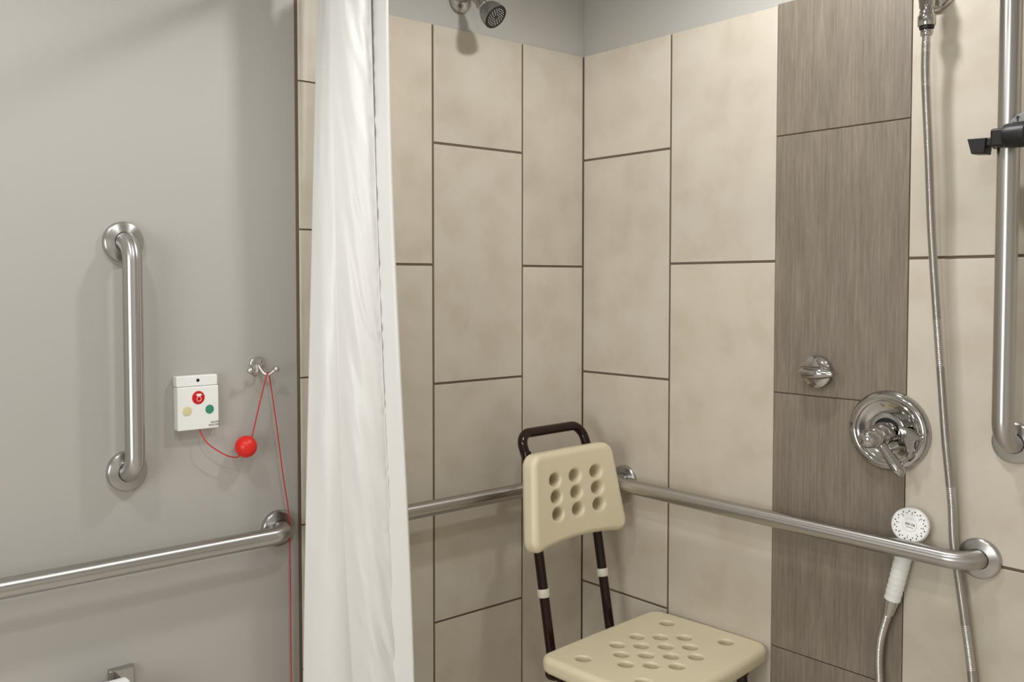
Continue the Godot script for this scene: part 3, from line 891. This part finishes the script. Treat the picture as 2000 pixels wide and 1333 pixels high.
	var side := Transform3D(Basis(Vector3(0, 0, -1), Vector3(0, 1, 0), Vector3(1, 0, 0)), Vector3(0.004, 0.001, 0.036))
	part("lock_knob", MB.new().lathe([Vector2(0.014, 0.0), Vector2(0.0215, 0.004), Vector2(0.0235, 0.012), Vector2(0.0235, 0.040), Vector2(0.0200, 0.045), Vector2(0.0, 0.046)], side, 36).mesh(), M.black, b)
	var dial := part("dial", MB.new().lathe([Vector2(0.0, -0.006), Vector2(0.0320, -0.006), Vector2(0.0325, -0.002), Vector2(0.0315, 0.004), Vector2(0.0290, 0.006), Vector2(0.0, 0.0062)], Transform3D(Basis(), Vector3(0.040, 0.0105, 0.026)), 44).mesh(), M.grey, b, "grey dial with a black arrow")
	var arrow := PackedVector2Array([Vector2(0, 0.0058), Vector2(-0.0046, 0.0012), Vector2(-0.0014, 0.0012), Vector2(-0.0014, -0.0045), Vector2(0.0014, -0.0045), Vector2(0.0014, 0.0012), Vector2(0.0046, 0.0012)])
	part("arrow", MB.new().prism(arrow, 0.0, 0.0006, 0.0, Transform3D(Basis(), Vector3(0.026, 0.0310, 0.0320))).mesh(), M.dark, dial)

# ------------------------------------------------------------------ shower chair
func rrect(x: float, y: float, hx: float, hy: float, r: float) -> float:
	var qx := absf(x) - hx + r
	var qy := absf(y) - hy + r
	return sqrt(maxf(qx, 0.0) ** 2 + maxf(qy, 0.0) ** 2) + minf(maxf(qx, qy), 0.0) - r

var seat_holes := []

func seat_sdf(x: float, y: float, z: float) -> float:
	# outline with bowed sides
	var ex := x / (1.0 + 0.02 * (1.0 - (z / 0.172) ** 2))
	var ez := z / (1.0 + 0.055 * (1.0 - (x / 0.232) ** 2))
	var d2 := rrect(ex, ez, 0.2325, 0.168, 0.034)
	var yy := y + 0.010 * (1.0 - (x / 0.23) ** 2) * 0.35
	var top := 0.0
	var bot := -0.041
	var r := 0.016
	var mid := (top + bot) / 2.0
	var h := (top - bot) / 2.0
	var a := d2 + r
	var b := absf(yy - mid) - (h - r)
	var d := sqrt(maxf(a, 0.0) ** 2 + maxf(b, 0.0) ** 2) + minf(maxf(a, b), 0.0) - r
	if d2 < -0.02 and absf(y) < 0.07:
		var hd := 1e9
		for q in seat_holes:
			var e: float = (x - q.x) ** 2 + (z - q.y) ** 2
			if e < hd: hd = e
		hd = 0.0172 - sqrt(hd)
		# soft lip where the hole meets the top
		var k := 0.006
		var t := clampf(0.5 + 0.5 * (d - -(-hd)) / k, 0.0, 1.0)
		d = lerpf(hd, d, t) + k * t * (1.0 - t)
	return d

func back_sdf(x: float, y: float, z: float) -> float:
	var f := (y + 0.120) / 0.240
	var hw := lerpf(0.188, 0.157, f)
	var arch := 0.016 * maxf(0.0, 1.0 - (x / 0.165) ** 2) * clampf(1.0 - f * 3.0, 0.0, 1.0)
	var d2 := rrect(x * 0.170 / hw, y - arch * 0.9, 0.170, 0.120, 0.032)
	var zz := z - 0.45 * x * x
	var r := 0.017
	var a := d2 + r
	var b := absf(zz) - (0.0245 - r)
	var d := sqrt(maxf(a, 0.0) ** 2 + maxf(b, 0.0) ** 2) + minf(maxf(a, b), 0.0) - r
	if d2 < -0.03:
		var hx := x - clampf(roundf((x - 0.002) / 0.081), -1.0, 1.0) * 0.081 - 0.002
		var hy := y - 0.006 - clampf(roundf((y - 0.006) / 0.0430), -1.0, 1.0) * 0.0430
		var e := sqrt((hx / 0.0220) ** 2 + (hy / 0.0165) ** 2)
		var hd := (1.0 - e) * 0.0178
		var k := 0.006
		var t := clampf(0.5 + 0.5 * (d - hd) / k, 0.0, 1.0)
		d = lerpf(hd, d, t) + k * t * (1.0 - t)
	return d

func build_chair() -> void:
	var t := thing("shower_chair", "beige plastic shower chair with a dark bronze frame in the tiled corner", "shower chair", Transform3D(Basis(Vector3.UP, 0.06), Vector3(-0.24, 0.579, 0.461)))
	for s in [-1.0, 1.0]:
		for q in [-1.0, 1.0]: seat_holes.append(Vector2(s * 0.1675, q * 0.0845))
	for row in [[-0.084, 2], [-0.042, 3], [0.0, 4], [0.042, 3], [0.084, 2]]:
		for i in row[1]: seat_holes.append(Vector2((i - (row[1] - 1) / 2.0) * 0.079, row[0]))
	part("seat", nets(seat_sdf, Vector3(-0.258, -0.058, -0.196), Vector3(0.258, 0.012, 0.196), 0.0034), M.plastic, t)
	var lean := Basis(Vector3.RIGHT, -0.127)
	var bx := Transform3D(lean, Vector3(0.008, 0.324, -0.275))
	part("backrest", nets(back_sdf, Vector3(-0.202, -0.128, -0.032), Vector3(0.202, 0.128, 0.052), 0.0032), M.plastic, t, "", bx)
	# back frame: two uprights joined by a rounded handle
	var u0 := 0.026
	var fr := MB.new()
	for s in [-1.0, 1.0]:
		fr.tube(bent([Vector3(u0 + s * 0.119, 0.44, -0.334), Vector3(u0 + s * 0.119, -0.115, -0.238), Vector3(u0 + s * 0.119, -0.120, -0.05)], 0.05, 10), 0.0127, 22)
	part("back_frame", fr.mesh(), M.bronze, t, "dark bronze metal tubes")
	part("handle", MB.new().tube(bent([Vector3(u0 - 0.117, 0.38, -0.3236), Vector3(u0 - 0.117, 0.411, -0.329), Vector3(u0 - 0.114, 0.481, -0.362), Vector3(u0 + 0.130, 0.481, -0.362), Vector3(u0 + 0.127, 0.411, -0.329), Vector3(u0 + 0.122, 0.38, -0.3236)], 0.037, 12), 0.0127, 22).mesh(), M.bronze, t, "dark bronze push handle")
	for s in [[-1.0, 0.0885], [1.0, 0.0920]]:
		var c := Transform3D(Basis(Vector3(1, 0, 0), Vector3(0, -0.170, -0.985), Vector3(0, 0.985, -0.170)), Vector3(u0 + s[0] * 0.119, s[1], -0.2740))
		part("collar", MB.new().lathe([Vector2(0.0128, -0.0105), Vector2(0.0152, -0.0105), Vector2(0.0158, -0.009), Vector2(0.0158, 0.009), Vector2(0.0152, 0.0105), Vector2(0.0128, 0.0105)], c, 28).mesh(), M.collar, t, "pale plastic collar")
	# seat rails and legs
	for s in [-1.0, 1.0]:
		part("seat_rail", MB.new().tube(PackedVector3Array([Vector3(s * 0.15, -0.0495, -0.15), Vector3(s * 0.15, -0.0495, 0.15)]), 0.0127, 20).mesh(), M.bronze, t)
		for q in [-1.0, 1.0]:
			var a := Vector3(s * 0.160, -0.050, q * 0.130)
			var b := Vector3(s * 0.200, FLOOR_Y - 0.575 + 0.02, q * 0.165)
			var lg := part("leg", MB.new().tube(PackedVector3Array([a, b]), 0.0127, 20).mesh(), M.bronze, t)
			part("foot", MB.new().lathe([Vector2(0.0128, 0.03), Vector2(0.0165, 0.03), Vector2(0.0200, -0.018), Vector2(0.0185, -0.020), Vector2(0.0, -0.020)], Transform3D(Basis(Vector3(1, 0, 0), Vector3(0, 0, -1), Vector3(0, 1, 0)), b), 24).mesh(), M.rubber, lg)
	# dark bracket under the seat's left corner
	part("seat_bracket", MB.new().tube(curve([Vector3(-0.218, -0.030, -0.146), Vector3(-0.222, -0.043, -0.145), Vector3(-0.216, -0.051, -0.140), Vector3(-0.200, -0.054, -0.132), Vector3(-0.160, -0.0525, -0.128)], 0.004), 0.006, 12).mesh(), M.bronze, t)
